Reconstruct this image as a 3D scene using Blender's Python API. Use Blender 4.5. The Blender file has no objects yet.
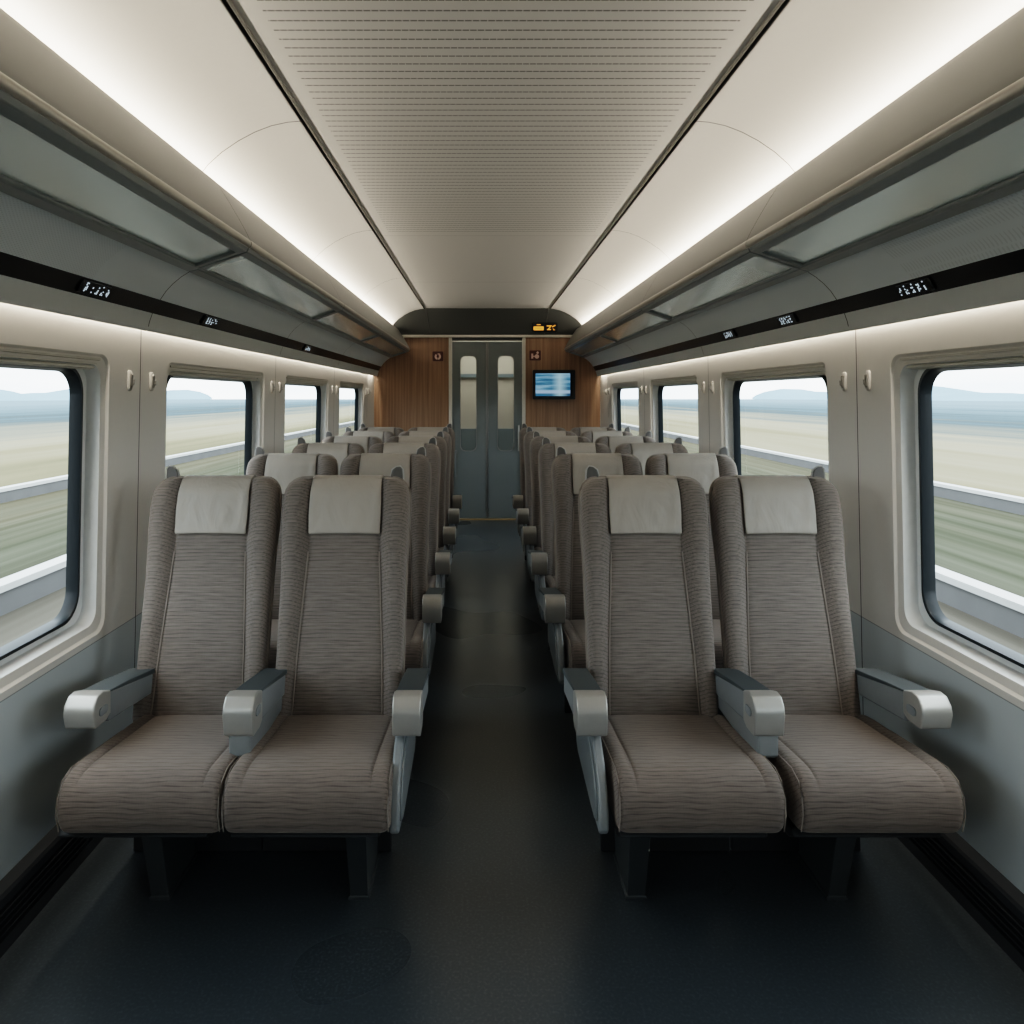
import bpy, bmesh, math, random
from mathutils import Vector
R = math.radians
S = bpy.context.scene
C = S.collection
random.seed(4)

# ------------------------------------------------------------------ helpers
class MB:
    """collects vertices and faces, then links them as one mesh object"""
    def __init__(s): s.v = []; s.f = []; s.m = []
    def add(s, vs, fs, m=0):
        b = len(s.v); s.v += [tuple(p) for p in vs]
        s.f += [tuple(i + b for i in f) for f in fs]; s.m += [m] * len(fs); return s
    def box(s, c, d, m=0):
        x, y, z = c; a, b, h = d[0]/2, d[1]/2, d[2]/2
        return s.add([(x-a,y-b,z-h),(x+a,y-b,z-h),(x+a,y+b,z-h),(x-a,y+b,z-h),
                      (x-a,y-b,z+h),(x+a,y-b,z+h),(x+a,y+b,z+h),(x-a,y+b,z+h)],
                     [(0,3,2,1),(4,5,6,7),(0,1,5,4),(1,2,6,5),(2,3,7,6),(3,0,4,7)], m)
    def rings(s, rs, cap0=True, cap1=True, closed=True, m=0):
        n = len(rs[0]); vs = [p for r in rs for p in r]; fs = []
        for k in range(len(rs)-1):
            for i in range(n if closed else n-1):
                j = (i+1) % n
                fs.append((k*n+i, k*n+j, (k+1)*n+j, (k+1)*n+i))
        if cap0: fs.append(tuple(range(n))[::-1])
        if cap1: fs.append(tuple((len(rs)-1)*n+i for i in range(n)))
        return s.add(vs, fs, m)
    def prism_x(s, prof, x0, x1, m=0):      # profile of (y,z) swept along x
        return s.rings([[(x0,y,z) for y,z in prof], [(x1,y,z) for y,z in prof]], m=m)
    def prism_y(s, prof, y0, y1, m=0, closed=True):      # profile of (x,z) swept along y
        return s.rings([[(x,y0,z) for x,z in prof], [(x,y1,z) for x,z in prof]], closed, closed, closed, m)
    def tube(s, path, r, n=8, m=0, flat=1.0):
        path = [Vector(p) for p in path]; rs = []
        for i, p in enumerate(path):
            t = (path[min(i+1,len(path)-1)] - path[max(i-1,0)]).normalized()
            up = Vector((0,0,1)) if abs(t.z) < .9 else Vector((0,1,0))
            a = t.cross(up).normalized(); b = t.cross(a).normalized()
            rs.append([p + a*math.cos(q)*r + b*math.sin(q)*r*flat for q in [2*math.pi*k/n for k in range(n)]])
        return s.rings(rs, m=m)
    def mirror(s):
        return s
    def build(s, name, mat, parent=None, bevel=0, seg=2, sub=0, angle=35, solid=0):
        me = bpy.data.meshes.new(name); me.from_pydata(s.v, [], s.f)
        bm = bmesh.new(); bm.from_mesh(me); bmesh.ops.remove_doubles(bm, verts=bm.verts, dist=1e-6)
        bmesh.ops.recalc_face_normals(bm, faces=bm.faces) if not solid else None
        bm.to_mesh(me); bm.free()
        mats = mat if isinstance(mat, (list, tuple)) else [mat]
        for q in mats: me.materials.append(q)
        if len(me.polygons) == len(s.m):
            for p, k in zip(me.polygons, s.m): p.material_index = k
        me.shade_smooth()
        if not sub: me.set_sharp_from_angle(angle=R(angle))
        o = bpy.data.objects.new(name, me); C.objects.link(o)
        if solid:
            q = o.modifiers.new('solid', 'SOLIDIFY'); q.thickness = solid; q.offset = 0
        if bevel:
            q = o.modifiers.new('bevel', 'BEVEL'); q.width = bevel; q.segments = seg; q.limit_method = 'ANGLE'
            q.angle_limit = R(32); q.harden_normals = False
        if sub:
            q = o.modifiers.new('sub', 'SUBSURF'); q.levels = sub; q.render_levels = sub
        if parent: o.parent = parent
        return o

def tag(o, label=None, cat=None, group=None, kind=None):
    if label: o['label'] = label
    if cat: o['category'] = cat
    if group: o['group'] = group
    if kind: o['kind'] = kind
    return o
def empty(name, loc=(0,0,0)):
    o = bpy.data.objects.new(name, None); C.objects.link(o); o.location = loc; o.empty_display_size = .1; return o
def copy_tree(o, parent=None):
    c = o.copy(); C.objects.link(c); c.parent = parent
    for ch in list(o.children): copy_tree(ch, c)
    return c
def rrect(hw, hh, r, cx=0, cz=0, n=8):
    r = max(r, 1e-5); out = []
    for sx, sz, a0 in ((1,1,0),(-1,1,90),(-1,-1,180),(1,-1,270)):
        for k in range(n+1):
            a = R(a0 + 90*k/n)
            out.append((cx + sx*(hw-r) + r*math.cos(a), cz + sz*(hh-r) + r*math.sin(a)))
    return out
def lerp(t, pts):
    for (a, va), (b, vb) in zip(pts, pts[1:]):
        if t <= b: 
            q = (t-a)/(b-a) if b > a else 0; q = max(0, min(1, q)); return va + (vb-va)*q
    return pts[-1][1]

# ------------------------------------------------------------------ materials
class NT:
    def __init__(s, name):
        s.mat = bpy.data.materials.new(name); s.mat.use_nodes = True
        s.t = s.mat.node_tree; s.n = s.t.nodes; s.l = s.t.links
        s.b = s.n['Principled BSDF']; s.out = s.n['Material Output']
    def new(s, ty, **kw):
        o = s.n.new(ty)
        for k, v in kw.items(): setattr(o, k, v)
        return o
    def setin(s, node, key, v):
        if hasattr(v, 'is_output'): s.l.new(v, node.inputs[key])
        else: node.inputs[key].default_value = v
    def math(s, op, a, b=0, c=0):
        o = s.new('ShaderNodeMath', operation=op); s.setin(o, 0, a); s.setin(o, 1, b)
        if op == 'MULTIPLY_ADD' : s.setin(o, 2, c)
        return o.outputs[0]
    def coords(s, scale=(1,1,1), kind='Object'):
        tc = s.new('ShaderNodeTexCoord'); mp = s.new('ShaderNodeMapping')
        s.l.new(tc.outputs[kind], mp.inputs[0]); mp.inputs['Scale'].default_value = scale
        return mp.outputs[0]
    def xyz(s, kind='Object'):
        tc = s.new('ShaderNodeTexCoord'); sp = s.new('ShaderNodeSeparateXYZ')
        s.l.new(tc.outputs[kind], sp.inputs[0]); return sp.outputs
    def noise(s, vec, scale=1, detail=2, rough=.5, dist=0):
        o = s.new('ShaderNodeTexNoise'); s.l.new(vec, o.inputs['Vector'])
        o.inputs['Scale'].default_value = scale; o.inputs['Detail'].default_value = detail
        o.inputs['Roughness'].default_value = rough; o.inputs['Distortion'].default_value = dist
        return o.outputs[0]
    def ramp(s, fac, stops, interp='LINEAR'):
        o = s.new('ShaderNodeValToRGB'); s.l.new(fac, o.inputs[0]); o.color_ramp.interpolation = interp
        e = o.color_ramp.elements
        while len(e) < len(stops): e.new(.5)
        for q, (p, c) in zip(e, stops): q.position = p; q.color = (*c, 1) if len(c) == 3 else c
        return o.outputs[0]
    def mix(s, fac, a, b, blend='MIX'):
        o = s.new('ShaderNodeMix', data_type='RGBA', blend_type=blend)
        s.setin(o, 0, fac)
        for k, v in ((6, a), (7, b)):
            s.setin(o, k, v if hasattr(v, 'is_output') else (*v, 1))
        return o.outputs[2]
    def bump(s, h, strength=.3, dist=.002):
        o = s.new('ShaderNodeBump'); s.l.new(h, o.inputs['Height'])
        o.inputs['Strength'].default_value = strength; o.inputs['Distance'].default_value = dist
        s.l.new(o.outputs[0], s.b.inputs['Normal'])
    def col(s, v): s.setin(s.b, 'Base Color', v if hasattr(v, 'is_output') else (*v, 1))
    def set(s, **kw):
        for k, v in kw.items(): s.setin(s.b, k.replace('_', ' '), v)
        return s

def plain(name, c, rough=.5, metal=0, var=.06, scale=40, bump=0, spec=.5):
    m = NT(name); nz = m.noise(m.coords(), scale, 3)
    m.col(m.mix(nz, tuple(x*(1-var) for x in c), tuple(min(1, x*(1+var)) for x in c)))
    m.set(Roughness=rough, Metallic=metal); m.b.inputs['Specular IOR Level'].default_value = spec
    if bump: m.bump(nz, bump, .001)
    return m.mat

def fabric(name, c1, c2, ribs=72, wobble=.012):
    m = NT(name)
    x, y, z = m.xyz()
    wob = m.noise(m.coords((6, 11, 11)), 1, 2)                    # slow wobble of the ribs
    d = m.math('ADD', m.math('MULTIPLY', y, .9), z)
    ph = m.math('MULTIPLY_ADD', wob, wobble, d)
    rib = m.math('SINE', m.math('MULTIPLY', ph, 2*math.pi*ribs))
    fine = m.noise(m.coords((16, 260, 260)), 1, 2)
    thread = m.noise(m.coords((420, 60, 60)), 1, 1)
    big = m.noise(m.coords((5, 5, 5)), 1, 3)
    h = m.math('MULTIPLY_ADD', m.math('POWER', m.math('MULTIPLY_ADD', rib, .5, .5), 5), -.26, m.math('MULTIPLY_ADD', fine, .9, .10))
    hh = m.math('ADD', h, m.math('MULTIPLY', thread, .15))
    ca = m.ramp(hh, [(.22, tuple(q*.55 for q in c1)), (.48, c1), (.82, c2)])
    m.col(m.mix(m.math('MULTIPLY', big, .45), ca, tuple(q*.72 for q in c1)))
    m.set(Roughness=.95); m.b.inputs['Specular IOR Level'].default_value = .15
    m.b.inputs['Sheen Weight'].default_value = .25; m.b.inputs['Sheen Roughness'].default_value = .5
    m.b.inputs['Sheen Tint'].default_value = (.9, .82, .74, 1)
    m.bump(hh, .4, .0025)
    return m.mat

M = {}
M['fabric'] = fabric('taupe ribbed fabric', (.158, .139, .125), (.225, .200, .181))
M['cushion'] = fabric('taupe cushion fabric', (.150, .127, .113), (.208, .179, .160), 66, .040)
M['piping'] = plain('seam piping', (.235, .205, .18), .85)
def cover_mat():
    m = NT('headrest cover leather'); nz = m.noise(m.coords((7, 7, 3)), 1.6, 3, .5, .8); gr = m.noise(m.coords(), 450, 2)
    m.col(m.mix(nz, (.29, .265, .232), (.36, .33, .293))); m.set(Roughness=.55)
    m.bump(m.math('MULTIPLY_ADD', nz, 6, m.math('MULTIPLY', gr, .08)), .5, .003); return m.mat
M['cover'] = cover_mat()
M['shell'] = plain('seat shell plastic', (.13, .13, .13), .5)
M['pan'] = plain('dark seat pan', (.018, .022, .025), .6)
M['leg'] = plain('dark painted steel leg', (.030, .038, .042), .5)
M['armgrey'] = plain('grey armrest plastic', (.20, .215, .22), .42)
M['armpad'] = plain('dark armrest pad', (.048, .060, .064), .55, bump=.2, scale=300)
M['armtip'] = plain('satin silver armrest tip', (.40, .39, .365), .36, .5)
M['handle'] = plain('grab handle plastic', (.105, .10, .095), .45)
M['rim'] = plain('grab handle rim', (.36, .35, .33), .4)
M['panelplate'] = plain('side plate grey', (.15, .165, .17), .45)

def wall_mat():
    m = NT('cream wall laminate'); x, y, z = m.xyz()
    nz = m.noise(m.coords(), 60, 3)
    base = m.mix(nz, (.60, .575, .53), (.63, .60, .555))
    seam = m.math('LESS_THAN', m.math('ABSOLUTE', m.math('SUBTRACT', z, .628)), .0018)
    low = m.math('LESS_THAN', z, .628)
    base = m.mix(low, base, (.46, .495, .50))  # bluish window light on the lower wall, painted into its colour
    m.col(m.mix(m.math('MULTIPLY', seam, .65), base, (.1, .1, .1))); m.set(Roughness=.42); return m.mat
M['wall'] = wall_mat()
M['reveal'] = plain('white window reveal', (.70, .71, .70), .35)
M['joint'] = plain('dark joint', (.03, .03, .03), .8)
M['ceilpanel'] = plain('warm white ceiling panel', (.66, .64, .60), .5, var=.02)
M['cove'] = plain('grey cove panel', (.19, .19, .178), .42, var=.02)
M['lip'] = plain('grey lower panel', (.52, .535, .53), .45, var=.03)
def perfor():
    m = NT('grey perforated panel'); x, y, z = m.xyz()
    a = m.math('SINE', m.math('MULTIPLY', y, 420)); b = m.math('SINE', m.math('MULTIPLY', m.math('ADD', x, z), 520))
    k = m.math('GREATER_THAN', m.math('MULTIPLY', a, b), .35)
    lim = m.math('LESS_THAN', y, 2.2)
    k = m.math('MULTIPLY', k, lim)
    m.col(m.mix(m.math('MULTIPLY', k, .26), (.56, .60, .615), (.26, .275, .285))); m.set(Roughness=.5); return m.mat
M['perf'] = perfor()
def slots():
    m = NT('slotted ceiling panel'); x, y, z = m.xyz()
    fy = m.math('FRACT', m.math('MULTIPLY', y, 1/.051))
    row = m.math('LESS_THAN', m.math('ABSOLUTE', m.math('SUBTRACT', fy, .5)), .072)
    fx = m.math('FRACT', m.math('ADD', m.math('MULTIPLY', x, 1/.021), m.math('MULTIPLY', m.math('FLOOR', m.math('MULTIPLY', y, 1/.051)), .37)))
    dash = m.math('LESS_THAN', fx, .88)
    inx = m.math('LESS_THAN', m.math('ABSOLUTE', x), .636)
    iny = m.math('LESS_THAN', y, 4.5)
    k = m.math('MULTIPLY', m.math('MULTIPLY', row, dash), m.math('MULTIPLY', inx, iny))
    s1 = m.math('LESS_THAN', m.math('ABSOLUTE', m.math('SUBTRACT', y, 4.58)), .003)
    s2 = m.math('LESS_THAN', m.math('ABSOLUTE', m.math('SUBTRACT', y, 6.43)), .004)
    seam = m.math('MULTIPLY', m.math('MAXIMUM', s1, s2), .6)
    k = m.math('MAXIMUM', k, seam)
    nz = m.noise(m.coords(), 30, 2)
    base = m.mix(nz, (.60, .585, .545), (.63, .61, .57))
    m.col(m.mix(m.math('MULTIPLY', k, .74), base, (.035, .033, .03))); m.set(Roughness=.55)
    m.bump(m.math('SUBTRACT', 1, k), .4, .003); return m.mat
M['slots'] = slots()
M['groove'] = plain('dark rail groove', (.03, .03, .03), .6)
M['railmetal'] = plain('satin rail metal', (.46, .44, .40), .35, .6)
M['rackframe'] = plain('dark rack frame', (.19, .21, .215), .4, .2)
def rackglass():
    m = NT('frosted rack glass'); nz = m.noise(m.coords((1, .5, 1)), 2.5, 3)
    m.col(m.mix(nz, (.70, .77, .76), (.84, .90, .88))); m.set(Roughness=.27, Metallic=.6)
    m.b.inputs['Specular IOR Level'].default_value = .8
    m.b.inputs['Coat Weight'].default_value = .5; m.b.inputs['Coat Roughness'].default_value = .12
    return m.mat
M['rackglass'] = rackglass()
M['stripe'] = plain('black gloss strip', (.006, .007, .008), .22, var=.0)
M['heater'] = plain('dark heater trim', (.020, .024, .028), .5)
def floor_mat():
    m = NT('dark speckled vinyl'); sp = m.noise(m.coords(), 125, 1, .5); big = m.noise(m.coords(), 1.2, 1)
    c = m.ramp(sp, [(.36, (.034, .045, .053)), (.56, (.046, .060, .069)), (.72, (.082, .096, .105))])
    m.col(m.mix(m.math('MULTIPLY', big, .3), c, (.026, .035, .041)))
    m.setin(m.b, 'Roughness', m.math('MULTIPLY_ADD', big, .06, .25));
    m.b.inputs['Specular IOR Level'].default_value = 1.0
    m.b.inputs['Coat Weight'].default_value = .55; m.b.inputs['Coat Roughness'].default_value = .30; return m.mat
M['floor'] = floor_mat()
def wood():
    m = NT('brown wood veneer')
    g = m.noise(m.coords((34, 34, .7)), 1, 5, .6, .4); f = m.noise(m.coords((150, 150, 3)), 1, 3)
    c = m.ramp(g, [(.28, (.19, .112, .065)), (.5, (.30, .185, .11)), (.74, (.41, .265, .165))])
    m.col(m.mix(m.math('MULTIPLY', f, .35), c, (.17, .10, .058))); m.set(Roughness=.42); return m.mat
M['wood'] = wood()
M['header'] = plain('dark bulkhead', (.052, .054, .050), .4)
M['cream'] = plain('cream jamb', (.62, .59, .53), .4)
M['door'] = plain('grey door paint', (.16, .18, .182), .42, var=.1, scale=3)
M['doortrim'] = plain('door edge metal', (.3, .3, .29), .35, .6)
M['rubber'] = plain('black rubber gasket', (.010, .016, .020), .35)
M['blind'] = plain('beige blind cassette', (.52, .495, .44), .5)
M['gold'] = plain('brass threshold', (.55, .42, .25), .35, .7)
M['vest'] = plain('vestibule panel', (.55, .53, .47), .6)
M['vestlow'] = plain('vestibule lower panel', (.16, .21, .24), .6)
M['plastic_dark'] = plain('black plastic', (.010, .012, .014), .35)
M['sign'] = plain('dark maroon sign', (.075, .016, .010), .4)
M['steel'] = plain('hook plate', (.44, .42, .39), .4, .2)
M['hookm'] = plain('hook metal', (.30, .285, .26), .35, .5)
def glass(name, tint, gloss=.06):
    m = NT(name); n, l = m.n, m.l
    tr = m.new('ShaderNodeBsdfTransparent'); tr.inputs[0].default_value = (*tint, 1)
    gl = m.new('ShaderNodeBsdfGlossy'); gl.inputs['Roughness'].default_value = .02
    fr = m.new('ShaderNodeFresnel'); fr.inputs[0].default_value = 1.45
    nz = m.noise(m.coords(), 2, 2)
    f = m.math('MULTIPLY_ADD', nz, .005, m.math('MULTIPLY', fr.outputs[0], .2))
    mx = m.new('ShaderNodeMixShader'); l.new(f, mx.inputs[0]); l.new(tr.outputs[0], mx.inputs[1]); l.new(gl.outputs[0], mx.inputs[2])
    l.new(mx.outputs[0], m.out.inputs[0]); return m.mat
M['glass'] = glass('window glass', (.93, .965, .965))
def frosted():
    m = NT('door window glass'); l = m.l
    tr = m.new('ShaderNodeBsdfTransparent'); tr.inputs[0].default_value = (.85, .88, .86, 1)
    m.col((.3, .32, .32)); m.set(Roughness=.2)
    mx = m.new('ShaderNodeMixShader'); nz = m.noise(m.coords(), 3, 2); l.new(m.math('MULTIPLY_ADD', nz, .1, .18), mx.inputs[0])
    l.new(tr.outputs[0], mx.inputs[1]); l.new(m.b.outputs[0], mx.inputs[2]); l.new(mx.outputs[0], m.out.inputs[0]); return m.mat
M['doorglass'] = frosted()
def emit(name, c, s, var=.1):
    m = NT(name); nz = m.noise(m.coords(), 60, 2)
    m.col((.02, .02, .02)); k = m.mix(nz, tuple(q*(1-var) for q in c), c); m.setin(m.b, 'Emission Color', k)
    m.b.inputs['Emission Strength'].default_value = s; return m.mat
M['led_white'] = emit('white display dots', (.75, .9, 1.0), .55)
M['led_amber'] = emit('amber display', (1.0, .42, .07), .75)
M['led_strip'] = emit('led strip', (1.0, .93, .82), 2.0)
M['symbol'] = plain('pale sign symbol', (.72, .55, .48), .5)
def screen():
    m = NT('monitor picture'); x, y, z = m.xyz()
    u = m.math('MULTIPLY_ADD', x, 1/.40, .5); v = m.math('MULTIPLY_ADD', z, 1/.26, .5)
    st = m.noise(m.coords((2.2, 1, 26)), 1, 3)
    c = m.ramp(m.math('MULTIPLY_ADD', st, .9, m.math('MULTIPLY', v, .12)), [(.3, (.01, .05, .12)), (.5, (.05, .22, .38)), (.72, (.45, .68, .85))])
    glow = m.math('SUBTRACT', 1, m.math('MULTIPLY', m.math('ABSOLUTE', m.math('SUBTRACT', u, .67)), 4.2))
    glow = m.math('MAXIMUM', glow, 0)
    c = m.mix(m.math('MULTIPLY', glow, .75), c, (.55, .78, .88))
    bar = m.math('LESS_THAN', m.math('ABSOLUTE', m.math('SUBTRACT', v, .18)), .07)
    c = m.mix(m.math('MULTIPLY', bar, .8), c, (.50, .66, .86))
    m.col((.01, .01, .01)); m.setin(m.b, 'Emission Color', c); m.b.inputs['Emission Strength'].default_value = .5
    m.set(Roughness=.2); return m.mat
M['screen'] = screen()
# landscape outside
def ground():
    m = NT('countryside'); x, y, z = m.xyz()
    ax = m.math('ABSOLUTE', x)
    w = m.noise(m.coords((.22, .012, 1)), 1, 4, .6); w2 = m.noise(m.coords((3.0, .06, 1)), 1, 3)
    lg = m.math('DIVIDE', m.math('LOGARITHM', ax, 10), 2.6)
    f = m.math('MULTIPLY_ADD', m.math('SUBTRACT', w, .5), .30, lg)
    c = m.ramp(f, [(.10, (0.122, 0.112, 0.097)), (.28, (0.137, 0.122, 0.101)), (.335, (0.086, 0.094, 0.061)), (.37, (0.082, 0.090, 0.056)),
                   (.41, (0.137, 0.126, 0.083)), (.47, (0.209, 0.184, 0.126)), (.54, (0.259, 0.234, 0.176)), (.60, (0.180, 0.180, 0.155)), (.66, (0.094, 0.119, 0.130)), (.72, (0.122, 0.158, 0.176)), (.85, (0.194, 0.245, 0.277))])  # far stops turn blue: distance haze painted into the field colour
    c2 = m.mix(m.math('MULTIPLY', m.math('SUBTRACT', w2, .35), 1.1), (0.050, 0.048, 0.040), (0.259, 0.245, 0.216))
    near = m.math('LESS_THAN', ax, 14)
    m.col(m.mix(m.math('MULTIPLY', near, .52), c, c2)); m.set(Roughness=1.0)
    m.b.inputs['Specular IOR Level'].default_value = 0; return m.mat
M['ground'] = ground()
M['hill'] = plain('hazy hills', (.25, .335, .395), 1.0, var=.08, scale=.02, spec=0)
M['concrete'] = plain('grey concrete', (.13, .13, .13), .9, var=.15, scale=1.5, spec=.1)
M['cap'] = plain('pale concrete cap', (.50, .50, .49), .7, var=.05, scale=1.5, spec=.2)

# ------------------------------------------------------------------ setting
Y0, Y1 = -.85, 8.5
JOINTS = [Y0, .92, 2.66, 4.40, 6.15, 7.92]
def wx(z): return 1.338 - .0195*z
def struct(name, mb, mat, **kw):
    o = mb.build(name, mat, **kw); o['kind'] = 'structure'; return o

struct('floor', MB().box((0, (Y0+10)/2, -.03), (2.9, 10-Y0, .06)), M['floor'])

WIN_HW, WIN_Z = .65, 1.11
def wall(side, name):
    mb = MB()
    P = lambda y, z, d=0: (side*(wx(z)+d), y, z)
    zt = 1.74
    for a, b in zip(JOINTS, JOINTS[1:]):
        c = (a+b)/2; a2, b2 = a+.0025, b-.0025
        outer = rrect((b2-a2)/2, zt/2, 0, c, zt/2)
        loops = [(outer, 0), (rrect(WIN_HW, .46, .05, c, WIN_Z), 0), (rrect(WIN_HW-.008, .452, .045, c, WIN_Z), .008),
                 (rrect(WIN_HW-.034, .426, .05, c, WIN_Z), .012), (rrect(WIN_HW-.045, .418, .06, c, WIN_Z+.003), .052),
                 (rrect(.572, .412, .09, c, 1.1225), .056)]
        mb.rings([[P(y, z, d) for y, z in lp] for lp, d in loops[:4]], False, False)
        mb.rings([[P(y, z, d) for y, z in lp] for lp, d in loops[3:]], False, False, m=2)
        mb.rings([[(side*(wx(z)+d), b+q, z) for q, d in ((-.03,.004),(.03,.004),(.03,.06),(-.03,.06))] for z in (0, 1.74)], m=1)
    mb.box((side*wx(.9), (JOINTS[-1]+.0025+Y1)/2, .87), (.004, Y1-JOINTS[-1]-.005, 1.74))
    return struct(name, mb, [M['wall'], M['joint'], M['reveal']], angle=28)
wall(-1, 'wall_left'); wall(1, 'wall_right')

wn = 0
for side in (-1, 1):
    for a, b in zip(JOINTS, JOINTS[1:]):
        wn += 1; c = (a+b)/2
        e = empty('window_%d' % wn, (side*1.37, c, 1.1225)); e['kind'] = 'structure'
        dx = lambda z, d: side*(wx(z+1.1225)+d-1.37)
        g = MB(); lo = [(rrect(.572, .412, .09), .058), (rrect(.566, .406, .088), .040), (rrect(.556, .396, .082), .040), (rrect(.550, .390, .078), .058), (rrect(.548, .388, .076), .075)]
        g.rings([[(dx(z, d), y, z) for y, z in lp] for lp, d in lo], False, False); g.build('window_gasket', M['rubber'], e, angle=40)
        p = MB(); lp = rrect(.549, .389, .076); p.add([(dx(z, .072), y, z) for y, z in lp], [tuple(range(len(lp)))]); p.build('window_pane', M['glass'], e)
        bl = MB(); prof = []
        for k in range(3):
            z0 = .436 - k*.013; f = .004+.007*k
            prof += [(dx(z0, f+.006), z0), (dx(z0-.002, f), z0-.002), (dx(z0-.0085, f), z0-.0085), (dx(z0-.010, f+.014), z0-.010), (dx(z0-.013, f+.014), z0-.013)]
        prof += [(dx(.397, .05), .397), (dx(.436, .05), .436)]
        bl.prism_y(prof, -.600, .600); bl.build('blind_cassette', M['blind'], e)

# outer body shell (roof and skirt) so that no daylight leaks behind the panels
sh = MB(); pr = [(-1.43,-.05),(-1.43,.62),(-1.43,.62)]
sh.prism_y([(-1.36,1.66),(-1.44,1.70),(-1.44,2.2),(-1.1,2.62),(1.1,2.62),(1.44,2.2),(1.44,1.70),(1.36,1.66)], Y0-.05, 10.05, closed=False)
struct('trim_1', sh, M['joint'])
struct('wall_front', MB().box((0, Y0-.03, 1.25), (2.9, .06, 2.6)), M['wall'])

tn = [1]
def trim(prof, side, mat, joints=None, gap=.0025, angle=50, y1=Y1):
    tn[0] += 1; mb = MB()
    js = joints or [Y0, y1]
    for a, b in zip(js, js[1:]):
        mb.prism_y([(side*w, z) for w, z in prof], a+gap, b-gap, closed=False)
    return struct('trim_%d' % tn[0], mb, mat, angle=angle)
PJ = JOINTS[:-1] + [Y1]
for s in (-1, 1):
    # ceiling side panel, curving down behind the cove lip
    trim([(.722,2.438),(.77,2.434),(.83,2.421),(.89,2.398),(.95,2.366),(1.01,2.325),(1.06,2.28),(1.10,2.23),(1.13,2.17),(1.15,2.10)], s, M['ceilpanel'], PJ)
    # grey cove panel above the rack
    trim([(.900,1.975),(.906,2.00),(.920,2.03),(.942,2.07),(.968,2.115),(.995,2.16),(1.018,2.195),(1.030,2.213),(1.036,2.219),(1.043,2.218),(1.048,2.205),(1.05,2.12)], s, M['cove'], PJ)
    trim([(1.05,2.12),(1.16,2.10)], s, M['ceilpanel'])
    # lower panel: perforated part, black strip and pale lip
    trim([(1.118,1.893),(1.135,1.884),(1.160,1.868),(1.190,1.843),(1.215,1.816),(1.236,1.785)], s, M['perf'], PJ)
    trim([(1.236,1.785),(1.252,1.760),(1.264,1.736)], s, M['stripe'], PJ, gap=.001)
    trim([(1.264,1.736),(1.275,1.705),(1.280,1.682),(1.283,1.674),(1.287,1.671),(1.291,1.674),(1.292,1.70),(1.292,1.735)], s, M['lip'], PJ)
    # ceiling rail: dark groove with a bright edge
    trim([(.700,2.443),(.700,2.436),(.706,2.434),(.709,2.437),(.709,2.46)], s, M['railmetal'])
    trim([(.708,2.462),(.724,2.462),(.724,2.436)], s, M['groove'])
    # backing of the joints
    trim([(.73,2.47),(.95,2.40),(1.09,2.28),(1.17,2.1)], s, M['joint'])
    trim([(.93,1.98),(1.0,2.10),(1.046,2.19)], s, M['joint'])
    trim([(1.13,1.91),(1.20,1.86),(1.255,1.78),(1.29,1.69)], s, M['joint'])
struct('ceiling', MB().box((0, (Y0+Y1)/2, 2.452), (1.405, Y1-Y0, .014)), M['slots'])

for s, nm in ((-1, 'baseboard_left'), (1, 'baseboard_right')):
    pr = [(1.36, .150), (1.335, .150), (1.300, .146), (1.293, .138), (1.292, .118)]
    for k in range(5):
        z = .116 - k*.018
        pr += [(1.292, z), (1.310, z-.003), (1.310, z-.009), (1.291, z-.012)]
    pr += [(1.289, .022), (1.287, 0.0), (1.36, 0.0)]
    struct(nm, MB().prism_y([(s*a, b) for a, b in pr], Y0, Y1), M['heater'])

# end wall, bulkhead and doors
ew = MB()
for s in (-1, 1):
    ew.box((s*.925, Y1+.03, 1.06), (1.03-.08, .06, 2.13))
struct('wall_back', ew, M['wood'])
tn[0] += 1
hd = MB(); n = 24; top = []; bot = []
for i in range(n+1):
    x = -1.16 + 2.32*i/n; ax = abs(x)
    zt = 2.449 if ax < .70 else lerp(ax, [(.70,2.449),(.83,2.428),(.95,2.372),(1.05,2.296),(1.16,2.2)])
    top.append((x, 8.32, zt+.004)); bot.append((x, 8.44, 2.15))
hd.rings([top, [(x, y+.02, z-.02) for x, y, z in top], bot, [(x, 8.5, 2.15) for x, y, z in bot]], False, False, False)
for s in (-1, 1): hd.tube([(s*.70, 8.330, 2.437), (s*.66, 8.436, 2.16)], .006)
struct('trim_%d' % tn[0], hd, M['header'])
tn[0] += 1; struct('trim_%d' % tn[0], MB().box((0, 8.455, 2.136), (2.34, .05, .028)), M['cream'], bevel=.004)
for s in (-1, 1):
    tn[0] += 1; struct('trim_%d' % tn[0], MB().box((s*.428, 8.49, 1.06), (.036, .06, 2.12)), M['cream'], bevel=.006)
tn[0] += 1; struct('trim_%d' % tn[0], MB().box((0, 8.54, 2.115), (.83, .05, .05)), M['header'])
tn[0] += 1; struct('trim_%d' % tn[0], MB().box((0, 8.47, .008), (.86, .05, .016)), M['gold'], bevel=.003)
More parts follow.
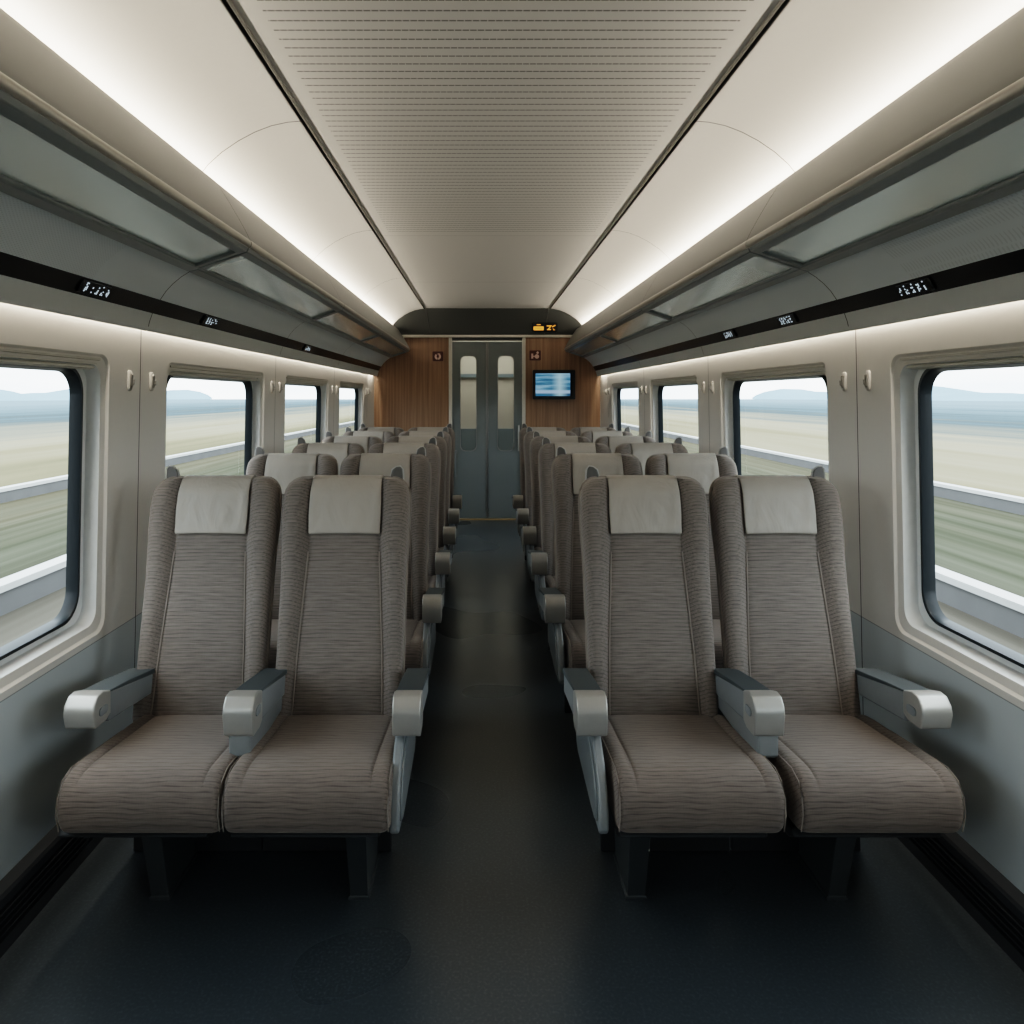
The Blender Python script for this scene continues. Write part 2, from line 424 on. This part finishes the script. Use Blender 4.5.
for k, s in enumerate((-1, 1)):
    e = empty('door_%d' % (k+1), (s*.2045, 8.54, 0)); e['kind'] = 'structure'
    L = MB(); hw = .2035; cz = 1.045; hx = s*.014
    lps = [(rrect(hw, cz-.012, .002, 0, cz), .02), (rrect(hw, cz-.012, .002, 0, cz), -.02), (rrect(.098, .56, .062, hx, 1.355), -.02), (rrect(.092, .554, .058, hx, 1.355), -.010), (rrect(.092, .554, .058, hx, 1.355), .02)]
    L.rings([[(x, d, z) for x, z in lp] for lp, d in lps], False, False)
    L.build('door_leaf', M['door'], e, angle=30)
    G = MB(); lp = rrect(.094, .556, .06, hx, 1.355); G.add([(x, .004, z) for x, z in lp], [tuple(range(len(lp)))]); G.build('door_pane', M['doorglass'], e)
    F = MB(); F.rings([[(x, d, z) for x, z in rrect(.098+q, .56+q, .064, hx, 1.355)] for q, d in ((0,-.020),(0,-.026),(-.007,-.026),(-.007,-.012))], False, False); F.build('pane_trim', M['doortrim'], e)
    MB().box((-s*.196, -.027, cz), (.012, .014, 2.03)).build('edge_seal', M['doortrim'], e, bevel=.003)
    H = MB()
    if s > 0:
        H.tube([(.165,-.05,.80),(.165,-.05,1.10)], .011); 
        for z in (.83, 1.07): H.box((.165,-.034,z), (.014,.032,.02))
    else:
        H.tube([(-.165,-.05,.50),(-.165,-.05,.77)], .009); H.box((-.165,-.036,.79), (.034,.034,.034))
        H.box((-.165,-.034,.53), (.014,.032,.02))
    H.build('door_handle', M['armtip'] if s > 0 else M['rackframe'], e)
tn[0] += 1; struct('trim_%d' % tn[0], MB().box((0, 8.575, 1.04), (.02, .012, 2.06)), M['groove'])
# vestibule beyond the doors
v = MB(); v.box((0, 9.95, 1.15), (2.0, .06, 2.4)); v.box((-1.0, 9.28, 1.15), (.06, 1.4, 2.4)); v.box((1.0, 9.28, 1.15), (.06, 1.4, 2.4)); v.box((0, 9.28, 2.36), (2.0, 1.4, .04))
v.box((0, 9.90, .5), (1.9, .04, 1.0), 1); v.box((0, 9.90, 1.72), (1.9, .05, .05), 1)
struct('wall_vestibule', v, [M['vest'], M['vestlow']])
for s in (-1, 1):
    tn[0] += 1; struct('trim_%d' % tn[0], MB().box((s*1.15, 8.60, 1.3), (.6, .03, 2.7)), M['joint'])

# ------------------------------------------------------------------ luggage racks
RJ = [.35, 2.62, 4.40, 6.15, 8.40]
names = ['nearest the viewer', 'second from the viewer', 'third from the viewer', 'farthest, next to the end wall']
for s, sd in ((-1, 'left'), (1, 'right')):
    for i, (a, b) in enumerate(zip(RJ, RJ[1:])):
        e = empty('luggage_rack', (s*1.0, a, 1.9)); ln = b-a
        tag(e, 'frosted glass overhead luggage rack on the %s side, %s' % (sd, names[i]), 'luggage rack', 'overhead luggage racks')
        q = lambda w, z: (s*(w-1.0), z-1.9)
        T = MB(); pr = [q(.905+.016*math.cos(t)*1.0, 1.982+.016*math.sin(t)) for t in [2*math.pi*k/14 for k in range(14)]]
        T.prism_y(pr, .003, ln-.003); T.build('front_rail', M['railmetal'], e, angle=60)
        F = MB()
        F.prism_y([q(.899,1.968), q(.905,1.952), q(.935,1.942), q(.938,1.952), q(.915,1.985)], .003, ln-.003)
        F.prism_y([q(1.078,1.898), q(1.083,1.889), q(1.118,1.880), q(1.122,1.890), q(1.085,1.906)], .003, ln-.003)
        for y in (.018, ln-.018):
            F.rings([[(*q(.93,1.948),), (*q(1.09,1.893),), (*q(1.09,1.908),), (*q(.93,1.963),)]][0:1] and
                    [[(x, y-.014, z) for x, z in (q(.93,1.944), q(1.10,1.887), q(1.10,1.905), q(.93,1.962))],
                     [(x, y+.014, z) for x, z in (q(.93,1.944), q(1.10,1.887), q(1.10,1.905), q(.93,1.962))]])
        F.build('shelf_frame', M['rackframe'], e, bevel=.003)
        G = MB(); G.prism_y([q(.925,1.957), q(1.095,1.900), q(1.095,1.906), q(.925,1.963)], .02, ln-.02); G.build('shelf_pane', M['rackglass'], e)
        B = MB(); B.prism_y([q(.925,1.972), q(1.12,1.912), q(1.12,1.918), q(.925,1.978)], .004, ln-.004); B.build('shelf_backing', M['shell'], e)

# seat number displays in the black strip
sdir = Vector((1.264-1.236, 0, 1.736-1.785)).normalized()
disp = [(-1, 2.235, 'nearest on the left'), (-1, 3.185, 'second on the left'), (-1, 4.95, 'third on the left'),
        (1, 2.20, 'nearest on the right'), (1, 3.12, 'second on the right'), (1, 3.85, 'third on the right')]
for k, (s, y, w) in enumerate(disp):
    e = empty('seat_number_display', (s*1.2475, y, 1.7605))
    tag(e, 'small seat number display of pale lit dots in the black strip, %s' % w, 'display', 'seat number displays')
    ax = Vector((s*sdir.x, 0, sdir.z)); nrm = Vector((-s*.86, 0, -.51)).normalized()
    pl = MB(); d = MB()
    def pt(u, v, off): 
        p = Vector((0, u, 0)) + ax*v + nrm*off; return tuple(p)
    pl.rings([[pt(u, v, .0005) for u, v in rrect(.085, .021, .004, n=3)], [pt(u, v, .004) for u, v in rrect(.083, .019, .004, n=3)]], False, True)
    pl.build('display_window', M['stripe'], e)
    rnd = random.Random(k+3); W = .062 if k in (0, 3) else .05
    for r_, vv in ((0, -.009), (1, .006)):
        for c_ in range(5):
            for i in range(2):
                for j in range(3):
                    if rnd.random() < (.42 if r_ == 0 else .62):
                        u = -W + c_*W*.5 + i*.008 + rnd.uniform(-.001, .001); v = vv + (j-1)*.0052
                        d.add([pt(u-.0031, v-.0022, .0055), pt(u+.0031, v-.0022, .0055), pt(u+.0031, v+.0022, .0055), pt(u-.0031, v+.0022, .0055)], [(0,1,2,3)])
    d.build('display_lettering', M['led_white'], e)

# coat hooks either side of every panel joint
ordn = ['first', 'second', 'third', 'fourth']
for s, sd in ((-1, 'left'), (1, 'right')):
    for ji, j in enumerate(JOINTS[2:]):
        for o_, ow in ((-.085, 'near'), (.085, 'far')):
            y = j+o_; z = 1.488
            e = empty('coat_hook', (s*wx(z), y, z))
            tag(e, 'small metal coat hook on the %s wall, %s side of the %s panel joint' % (sd, ow, ordn[ji]), 'coat hook', 'coat hooks on the window pillars')
            b = MB(); lp = rrect(.0135, .036, .012, n=5)
            b.rings([[(-s*d, y_*k, z_*k) for y_, z_ in lp] for d, k in ((0,1), (.006,1), (.009,.86))], False, True); b.build('back_plate', M['steel'], e)
            h = MB(); h.tube([(-s*.010,y_,z_) for y_, z_ in rrect(.0065,.022,.006,n=4)] + [(-s*.010,.0065,.017)], .0032, 6); h.tube([(-s*.010,0,-.016),(-s*.017,0,-.012),(-s*.018,0,.004)], .004, 6); h.build('hook', M['hookm'], e)

# things on the end wall
e = empty('wall_monitor', (.770, 8.44, 1.572)); tag(e, 'small black flat monitor with a blue picture on the wood end wall', 'monitor')
mo = MB(); lp = rrect(.245, .170, .012, n=4); mo.rings([[(x, d, z) for x, z in lp] for d in (.02, -.045)], True, False)
lp2 = rrect(.218, .143, .004, n=4); mo.rings([[(x, -.045, z) for x, z in lp], [(x, -.045, z) for x, z in lp2], [(x, -.038, z) for x, z in lp2]], False, False); mo.build('monitor_housing', M['plastic_dark'], e)
MB().box((-.012, -.038, 0), (.40, .004, .262)).build('screen', M['screen'], e)
MB().box((.03, .04, 0), (.40, .05, .30)).build('wall_mount', M['plastic_dark'], e, bevel=.006)

def sign(x, z, w, h, label):
    e = empty('pictogram_sign', (x, 8.497, z)); tag(e, label, 'sign', 'pictogram signs by the door')
    b = MB(); lp = rrect(w, h, .012, n=4); b.rings([[(a, d, c) for a, c in lp] for d in (0, -.008)], False, True); b.build('sign_plate', M['sign'], e, bevel=.002)
    return e
def disc(m, x, z, r, y=-.0095, n=18): m.add([(x+r*math.cos(2*math.pi*k/n), y, z+r*math.sin(2*math.pi*k/n)) for k in range(n)], [tuple(range(n))])
def arc(m, x, z, r0, r1, a0, a1, y=-.0095, n=16):
    vs = []; fs = []
    for k in range(n+1):
        a = R(a0+(a1-a0)*k/n); vs += [(x+r0*math.cos(a), y, z+r0*math.sin(a)), (x+r1*math.cos(a), y, z+r1*math.sin(a))]
    for k in range(n): fs.append((2*k, 2*k+1, 2*k+3, 2*k+2))
    m.add(vs, fs)
e = sign(-.575, 1.905, .062, .056, 'dark maroon square sign with a round pale symbol left of the door')
m = MB(); arc(m, 0, -.004, .015, .037, 125, 262); arc(m, 0, -.004, .015, .037, -82, 55); m.box((.012, -.009, .026), (.03, .001, .012)); m.build('symbol', M['symbol'], e)
e = sign(.560, 1.915, .066, .058, 'dark maroon square sign with two small pale figures right of the door')
m = MB(); m.box((-.034, -.009, -.008), (.022, .001, .058)); m.box((-.012, -.009, -.010), (.03, .001, .012)); disc(m, .020, -.012, .026); disc(m, .028, .032, .014); m.build('symbol', M['symbol'], e)

e = empty('destination_display', (.66, 8.395, 2.232)); tag(e, 'amber lit information display on the dark bulkhead above the door', 'display')
def hp(x, z, off=0):     # on the sloping bulkhead
    return (x, -z*.37-off+.005, z)
b = MB(); lp = rrect(.15, .055, .02, n=4); b.rings([[hp(x, z, d) for x, z in lp] for d in (0, .012)], True, True); b.build('display_housing', M['plastic_dark'], e)
a_ = MB()
def sh2(l): a_.add([hp(x, z, .016) for x, z in l], [tuple(range(len(l)))])
for dz in (-.024, .002): sh2(rrect(.058, .0085, .006, -.068, dz, n=3))
sh2(rrect(.009, .02, .006, -.118, -.011, n=3)); sh2(rrect(.009, .02, .006, -.018, -.011, n=3)); sh2(rrect(.048, .003, .002, -.068, -.0115, n=3)); sh2(rrect(.024, .005, .004, -.068, .030, n=3))
sh2([(.025,.022),(.085,.022),(.075,.010),(.025,.010)]); sh2([(.085,.022),(.070,.022),(.030,-.030),(.045,-.030)]); sh2([(.03,-.030),(.075,-.030),(.075,-.018),(.03,-.018)])
sh2([(.122,.030),(.128,.020),(.092,.0),(.086,.010)]); sh2([(.086,.0),(.092,-.008),(.122,-.030),(.108,-.034)])
a_.build('lit_characters', M['led_amber'], e)

# ------------------------------------------------------------------ seats (front faces the camera, -y; y = 0 at the top of the back)
BS = .235                                     # recline slope
def backy(z): return -(1.13 - z)*BS
def seam(z): return lerp(z, [(.38,.146),(.6,.138),(.9,.120),(.96,.118),(1.15,.115)])
def halfw(z): return lerp(z, [(.36,.203),(.45,.207),(.6,.208),(.8,.209),(.90,.212),(.97,.217),(1.06,.218),(1.16,.212)])
def bulge(z): return lerp(z, [(.36,.016),(.6,.020),(.86,.022),(.96,.032),(1.08,.030),(1.16,.02)])
def back_ring(z, hw, inset=0.0, th=.098):
    y0 = backy(z) + inset; b = bulge(z); s = min(seam(z), hw-.05); m = hw - s
    fr = [(0,0),(s*.5,.001),(s-.012,.001),(s-.003,.0045),(s,.006),(s+.004,.003),(s+.018,-.45*b),(s+m*.42,-.95*b),(s+m*.68,-b),(s+m*.86,-.72*b),(s+m*.96,-.18*b),(hw,.018)]
    bk = [(hw,.055),(hw-.004,th-.022-2*inset*.5),(hw-.022,th-2*inset),(hw*.6,th+.004-2*inset),(0,th+.006-2*inset)]
    right = fr + bk
    pts = [(x, y0+y, z) for x, y in right] + [(-x, y0+y, z) for x, y in right[-2:0:-1]]
    return pts
def make_backrest(parent):
    zs = [.36,.40,.46,.55,.65,.75,.83,.88,.915,.945,.98,1.02,1.06,1.085]
    rs = [back_ring(z, halfw(z)) for z in zs]
    r = .062
    for a in (20, 40, 58, 74, 86):
        z = 1.088 + r*math.sin(R(a)); rs.append(back_ring(z, halfw(1.08) - r*(1-math.cos(R(a))), .030*(1-math.cos(R(a)))))
    mb = MB(); mb.rings(rs)
    o = mb.build('backrest', M['fabric'], parent, sub=1)
    for sg in (-1, 1):
        t = MB(); t.tube([(sg*seam(z), backy(z)+.002, z) for z in [.40+.03*k for k in range(18)]], .0026, 6); t.build('seam_piping', M['piping'], o)
    path = []
    def edge(z, hw, inset=0): return (hw+.0005, backy(z)+.030+inset, z)
    L = [edge(z, halfw(z)) for z in zs]
    for a in (20, 40, 58, 74, 86):
        z = 1.088 + r*math.sin(R(a)); L.append(edge(z, halfw(1.08)-r*(1-math.cos(R(a))), .012*(1-math.cos(R(a)))))
    top = 1.088+r+.0005
    L += [(x, backy(top)+.046, top) for x in (.14, .07)]
    path = L + [(0, backy(top)+.046, top)] + [(-x, y, z) for x, y, z in L[::-1]]
    t = MB(); t.tube(path, .0034, 6); t.build('edge_piping', M['piping'], o)
    # hard shell behind
    hs = MB(); rr = []
    for z in (.34,.40,.6,.8,.95,1.05,1.10,1.125):
        hw = halfw(min(z,1.05))-.012-(0 if z < 1.09 else .03 if z > 1.11 else .01); y = backy(z)+.096
        rr.append([(-hw,y,z),(-hw+.02,y+.020,z),(0,y+.024,z),(hw-.02,y+.020,z),(hw,y,z)])
    hs.rings(rr); hs.build('back_shell', M['shell'], o)
    # headrest cover draped over the top
    cw = .122; grid = []
    prof = [(backy(z)-.006-(.003 if z < .96 else 0), z) for z in (.970,.978,.99,1.005,1.03,1.06,1.085,1.11)]
    prof += [(backy(1.13)+.004, 1.131), (backy(1.148)+.016, 1.148), (backy(1.15)+.036, 1.1545), (backy(1.15)+.06, 1.154), (backy(1.15)+.085, 1.146), (backy(1.13)+.106, 1.12), (backy(1.08)+.112, 1.07), (backy(1.0)+.125, 1.0)]
    nx = 14
    for k, (y, z) in enumerate(prof):
        row = []
        for i in range(nx+1):
            u = -1+2*i/nx
            wv = .0022*math.sin(u*5+k*.8)+.0015*math.sin(u*9-k*1.3) if 0 < k < 8 else 0
            row.append((u*cw*(1-.01*math.sin(k)), y - abs(wv) - (.002 if k < 8 else 0), z - (.003*u*u if k == 0 else 0)))
        grid.append(row)
    c = MB(); c.rings(grid, False, False, False); c.build('headrest_cover', M['cover'], o, sub=1, solid=.004)
    return o

def cushion_ring(x, k, zlift=0):
    # side profile (y,z), shrunk by k toward its core for the rounded flanks
    pr = [(-.12,.318),(-.12,.395),(-.17,.412+zlift),(-.26,.420+zlift),(-.36,.430+zlift),(-.46,.441+zlift),(-.54,.449+zlift),(-.588,.449+zlift),(-.618,.438+zlift*.7),(-.636,.417),(-.645,.385),(-.643,.345),(-.632,.312),(-.615,.298),(-.56,.296),(-.35,.298),(-.16,.302)]
    cy, cz = -.36, .37
    out = []
    for y, z in pr:
        dy = min(1, k/.26)
        out.append((x, y - (k*(1 if y > cy else -1) if abs(y-cy) > .2 else 0), cz + (z-cz)*(1-k/.078)))
    return out
def make_cushion(parent, hw=.218):
    mb = MB(); rs = []
    st = [(1,.026,0),(.985,.012,.0),(.955,.004,.004),(.90,.0,.007),(.82,0,.007),(.775,0,.001),(.76,0,-.003),(.745,0,.001),(.70,0,.004),(.4,0,.006),(0,0,.006)]
    full = st + [(-a, k, l) for a, k, l in st[-2::-1]]
    for a, k, l in full: rs.append(cushion_ring(a*hw, k, l))
    mb.rings(rs)
    o = mb.build('seat_cushion', M['cushion'], parent, sub=1)
    for sg in (-1, 1):
        t = MB(); x = sg*.76*hw
        t.tube([(x, y, z-.0035) for y, z in [(-.19,.4135),(-.26,.420),(-.36,.430),(-.46,.441),(-.54,.4485),(-.585,.4475)]], .0018, 6); t.build('seam_piping', M['shell'], o)
        t = MB(); x = sg*.972*hw
        t.tube([(x, y, z) for y, z in [(-.30,.421),(-.46,.438),(-.57,.447),(-.612,.434),(-.634,.405),(-.640,.36),(-.628,.312)]], .0018, 6); t.build('edge_piping', M['piping'], o)
    return o

def arm_profile(y_rear, y_tip, zr, zt, hr, ht):
    return [(y_rear, zr), (y_rear, zr-hr), (y_tip+.10, zt-ht*.80), (y_tip+.02, zt-ht), (y_tip, zt-ht+.004), (y_tip-.006, zt-.03), (y_tip+.004, zt-.010), (y_tip+.03, zt), ]
def make_armrest(parent, x, hw, support=None, knob=False):
    yr, yt, zr, zt = -.13, -.505, .545, .602
    body = MB(); zm = lambda y: zr + (zt-zr)*(y-yr)/(yt-yr)
    body.prism_x([(yr,zr-.012),(yr,zr-.075),(yt+.085,zt-.10),(yt+.085,zt-.012)], x-hw+.004, x+hw-.004)
    if support == 'centre':
        body.prism_x([(yr,zr-.03),(yr,.43),(yt+.03,.425),(yt+.006,.44),(yt+.004,zt-.06),(yt+.06,zt-.06)], x-hw+.010, x+hw-.010)
    o = body.build('armrest', M['armgrey'], parent, bevel=.006)
    p = MB(); p.prism_x([(yr-.0,zm(yr)+.003),(yr,zr-.013),(yt+.078,zt-.013),(yt+.078,zm(yt+.078)+.004),((yr+yt)/2,zm((yr+yt)/2)+.006)], x-hw, x+hw)
    p.build('armrest_pad', M['armpad'], o, bevel=.006, seg=3)
    t = MB(); e = .105 if not knob else .085
    pr = [(yt+.085,zm(yt+.085)+.004),(yt+.085,zt-e+.012),(yt+.06,zt-e),(yt+.006,zt-e),(yt,zt-e+.005),(yt-.010,zt-.04),(yt-.004,zt-.018),(yt+.016,zt+.001),(yt+.045,zt+.004)]
    t.prism_x(pr, x-hw-.002, x+hw+.002); t.build('armrest_tip', M['armtip'], o, bevel=.006 if not knob else .018, seg=4)
    if knob or support == 'centre':
        sg = -1 if x > 0 else 1
        for q in ((sg,) if knob else (-1, 1)):
            b = MB(); b.rings([[(x+q*(hw+.002+d), yt+.042+yy*k, zt-.048+zz*k) for yy, zz in rrect(.022,.012,.011,n=5)] for d, k in ((-.002,1),(.003,1),(.004,.8))], False, True); b.build('recline_button', M['armgrey'], o)
    return o

def make_grab_handle(parent, sg):
    x0, z0, y0 = sg*.165, 1.115, backy(1.13)+.055
    ol = [(-.020,0),(-.020,.040),(-.014,.060),(0,.070),(.014,.072),(.022,.062),(.024,.040),(.024,0)]
    h = MB()
    h.rings([[(x0+sg*a*k, y0+d, z0+b) for a, b in ol] for d, k in ((-.010,.85),(-.006,1),(.006,1),(.010,.85))])
    o = h.build('grab_handle', M['handle'], parent, bevel=.003)
    t = MB(); t.tube([(x0+sg*a, y0-.004, z0+b) for a, b in ol], .0036, 8); t.build('handle_rim', M['rim'], o)
    return o

def make_side_panel(parent, sg):
    x = sg*.236
    ol = [(-.13,.50),(-.13,.33),(-.17,.305),(-.56,.285),(-.595,.285),(-.607,.30),(-.604,.345),(-.585,.40),(-.545,.445),(-.50,.475),(-.455,.50),(-.40,.505)]
    p = MB(); p.prism_x(ol, x-.013, x+.013); o = p.build('side_panel', M['armgrey'], parent, bevel=.007, seg=3)
    il = [(-.19,.455),(-.19,.34),(-.22,.322),(-.55,.302),(-.588,.315),(-.580,.365),(-.55,.412),(-.50,.447),(-.44,.470)]
    q = MB(); q.prism_x(il, x+sg*.010, x+sg*.019); q.build('inset_plate', M['panelplate'], o, bevel=.004)
    return o

def make_leg(parent, x):
    l = MB()
    def ring(z, yf, yb, hw): return [(x-hw,yf,z),(x+hw,yf,z),(x+hw,yb,z),(x-hw,yb,z)]
    l.rings([ring(.262,-.51,-.20,.030), ring(.20,-.48,-.21,.028), ring(.012,-.43,-.24,.025), ring(.010,-.432,-.235,.030), ring(0,-.432,-.235,.030)])
    l.build('leg', M['leg'], parent, bevel=.004)

def make_seat(name, sg, aisle, side):
    """sg: side of the seat (local x) on which the grab handle sits"""
    e = empty(name)
    left = side < 0
    cu = make_cushion(e, .218 if aisle else .213); make_backrest(e)
    if left: cu.location.x = .012 if aisle else .034
    else: cu.location.x = .011 if aisle else .018
    p = MB(); p.prism_x([(-.58,.296),(-.60,.280),(-.56,.258),(-.15,.250),(-.08,.262),(-.06,.33),(-.10,.345),(-.13,.30)], -.195, .195); p.build('seat_pan', M['pan'], e, bevel=.006)
    k = MB(); k.prism_x([(-.20,.26),(-.215,.002),(-.195,.002),(-.17,.26)], *((-.2252, .18) if (sg > 0) else (-.18, .2252))); k.build('underseat_blocker', M['pan'], e, bevel=.004)  # added dark blocker under the seat, hides the lit floor behind
    make_grab_handle(e, sg)
    if aisle:
        make_armrest(e, sg*(.258 if left else .252), .037 if left else .040); make_side_panel(e, sg); make_leg(e, sg*.115)
        make_armrest(e, -sg*(.203 if left else .233), .039, 'centre')
    else:
        make_armrest(e, sg*(.186 if left else .234), .040, None, True); make_leg(e, 0.0)
    return e

ROWS = [2.50, 3.50, 4.32, 5.10, 5.85, 6.58]
rown = ['front', 'second', 'third', 'fourth', 'fifth', 'last']
for side, sd in ((-1, 'left'), (1, 'right')):
    for aisle in (True, False):
        cx = (-.525 if aisle else -.976) if side < 0 else (.494 if aisle else .950)
        proto = None
        for i, y in enumerate(ROWS):
            if proto is None:
                proto = make_seat('train_seat', -side if aisle else side, aisle, side); o = proto
            else:
                o = copy_tree(proto)
            o.location = (cx, y, 0)
            where = 'by the aisle' if aisle else 'by the window'
            pos = 'front' if i == 0 else ('last' if i == 5 else rown[i])
            tag(o, 'taupe ribbed fabric train seat %s, %s side of the carriage, %s row' % (where, sd, pos), 'seat',
                'train seats facing the camera in two blocks')

# ------------------------------------------------------------------ outside
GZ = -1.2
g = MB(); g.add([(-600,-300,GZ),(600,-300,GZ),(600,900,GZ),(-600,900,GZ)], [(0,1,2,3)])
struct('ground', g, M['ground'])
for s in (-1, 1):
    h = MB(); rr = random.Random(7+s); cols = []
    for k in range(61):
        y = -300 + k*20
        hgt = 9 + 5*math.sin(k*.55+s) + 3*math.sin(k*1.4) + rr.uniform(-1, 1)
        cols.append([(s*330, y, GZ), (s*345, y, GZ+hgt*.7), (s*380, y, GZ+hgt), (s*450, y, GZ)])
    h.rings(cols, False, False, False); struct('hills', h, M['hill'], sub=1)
for s, sd in ((-1, 'left'), (1, 'right')):
    for X, w, nm in ((5.97, 'near', ''), (12.1, 'far', '')):
        e = empty('lineside_barrier', (s*X, 20, GZ))
        tag(e, 'long low concrete lineside barrier with pale cap, %s one beyond the %s windows' % (w, sd), 'barrier', 'lineside barriers')
        MB().prism_y([(-.14,-.02),(-.09,.27),(.09,.27),(.14,-.02)], -60, 120).build('barrier_body', M['concrete'], e)
        MB().box((0, 30, .31), (.24, 180, .085)).build('barrier_cap', M['cap'], e)

# ------------------------------------------------------------------ light
def area(name, loc, sx, sy, power, col, rot, spread=180):
    l = bpy.data.lights.new(name, 'AREA'); l.shape = 'RECTANGLE'; l.size = sx; l.size_y = sy; l.energy = power; l.color = col
    l.spread = R(spread); o = bpy.data.objects.new(name, l); C.objects.link(o); o.location = loc; o.rotation_euler = rot; return o
WARM = (1.0, .90, .77)
for s in (-1, 1):
    # trough light behind the cove lip, shining up and inward
    area('cove_lamp', (s*1.064, (Y0+8.3)/2, 2.222), .012, 8.3-Y0, 22, WARM, (0, R(180 - s*36), 0))
    area('lip_lamp', (s*1.298, (Y0+8.4)/2, 1.712), .010, 8.4-Y0, 22, WARM, (0, 0, 0))
area('vestibule_lamp', (0, 9.3, 2.3), 1.2, .8, 10, (1.0, .95, .85), (0, 0, 0))
for side in (-1, 1):
    for a, b in zip(JOINTS, JOINTS[1:]):
        l = area('window_portal', (side*1.425, (a+b)/2, 1.12), 1.2, .9, 1, (1,1,1), (0, 0, 0))
        l.rotation_euler = (R(90), 0, R(90 if side > 0 else -90)); l.data.cycles.is_portal = True

w = bpy.data.worlds.new('overcast sky'); S.world = w; w.use_nodes = True
nt = w.node_tree; bg = nt.nodes['Background']
tc = nt.nodes.new('ShaderNodeTexCoord'); sp = nt.nodes.new('ShaderNodeSeparateXYZ'); nt.links.new(tc.outputs['Generated'], sp.inputs[0])
mp = nt.nodes.new('ShaderNodeMapping'); mp.inputs['Scale'].default_value = (2.5, 2.5, 14); nt.links.new(tc.outputs['Generated'], mp.inputs[0])
nz = nt.nodes.new('ShaderNodeTexNoise'); nz.inputs['Scale'].default_value = 1.6; nz.inputs['Detail'].default_value = 5; nt.links.new(mp.outputs[0], nz.inputs[0])
ra = nt.nodes.new('ShaderNodeValToRGB'); nt.links.new(nz.outputs[0], ra.inputs[0])
ra.color_ramp.elements[0].position = .38; ra.color_ramp.elements[0].color = (.66, .78, .88, 1)
ra.color_ramp.elements[1].position = .62; ra.color_ramp.elements[1].color = (.93, .96, .98, 1)
nt.links.new(ra.outputs[0], bg.inputs[0]); bg.inputs[1].default_value = 3.5

# ------------------------------------------------------------------ camera
cam = bpy.data.cameras.new('camera'); co = bpy.data.objects.new('camera', cam); C.objects.link(co)
co.location = (-.06, 0, 1.43); co.rotation_euler = (R(90), 0, 0)
cam.sensor_width = 36; cam.lens = 36*728/1024; cam.shift_x = 30/1024; cam.shift_y = -115/1024
cam.clip_end = 2000; cam.clip_start = .05
S.camera = co
S.view_settings.view_transform = 'Filmic'
S.view_settings.look = 'High Contrast'
S.view_settings.exposure = .35
S.cycles.max_bounces = 10; S.cycles.diffuse_bounces = 5; S.cycles.transparent_max_bounces = 12
S.cycles.sample_clamp_indirect = 4
S.cycles.use_denoising = True
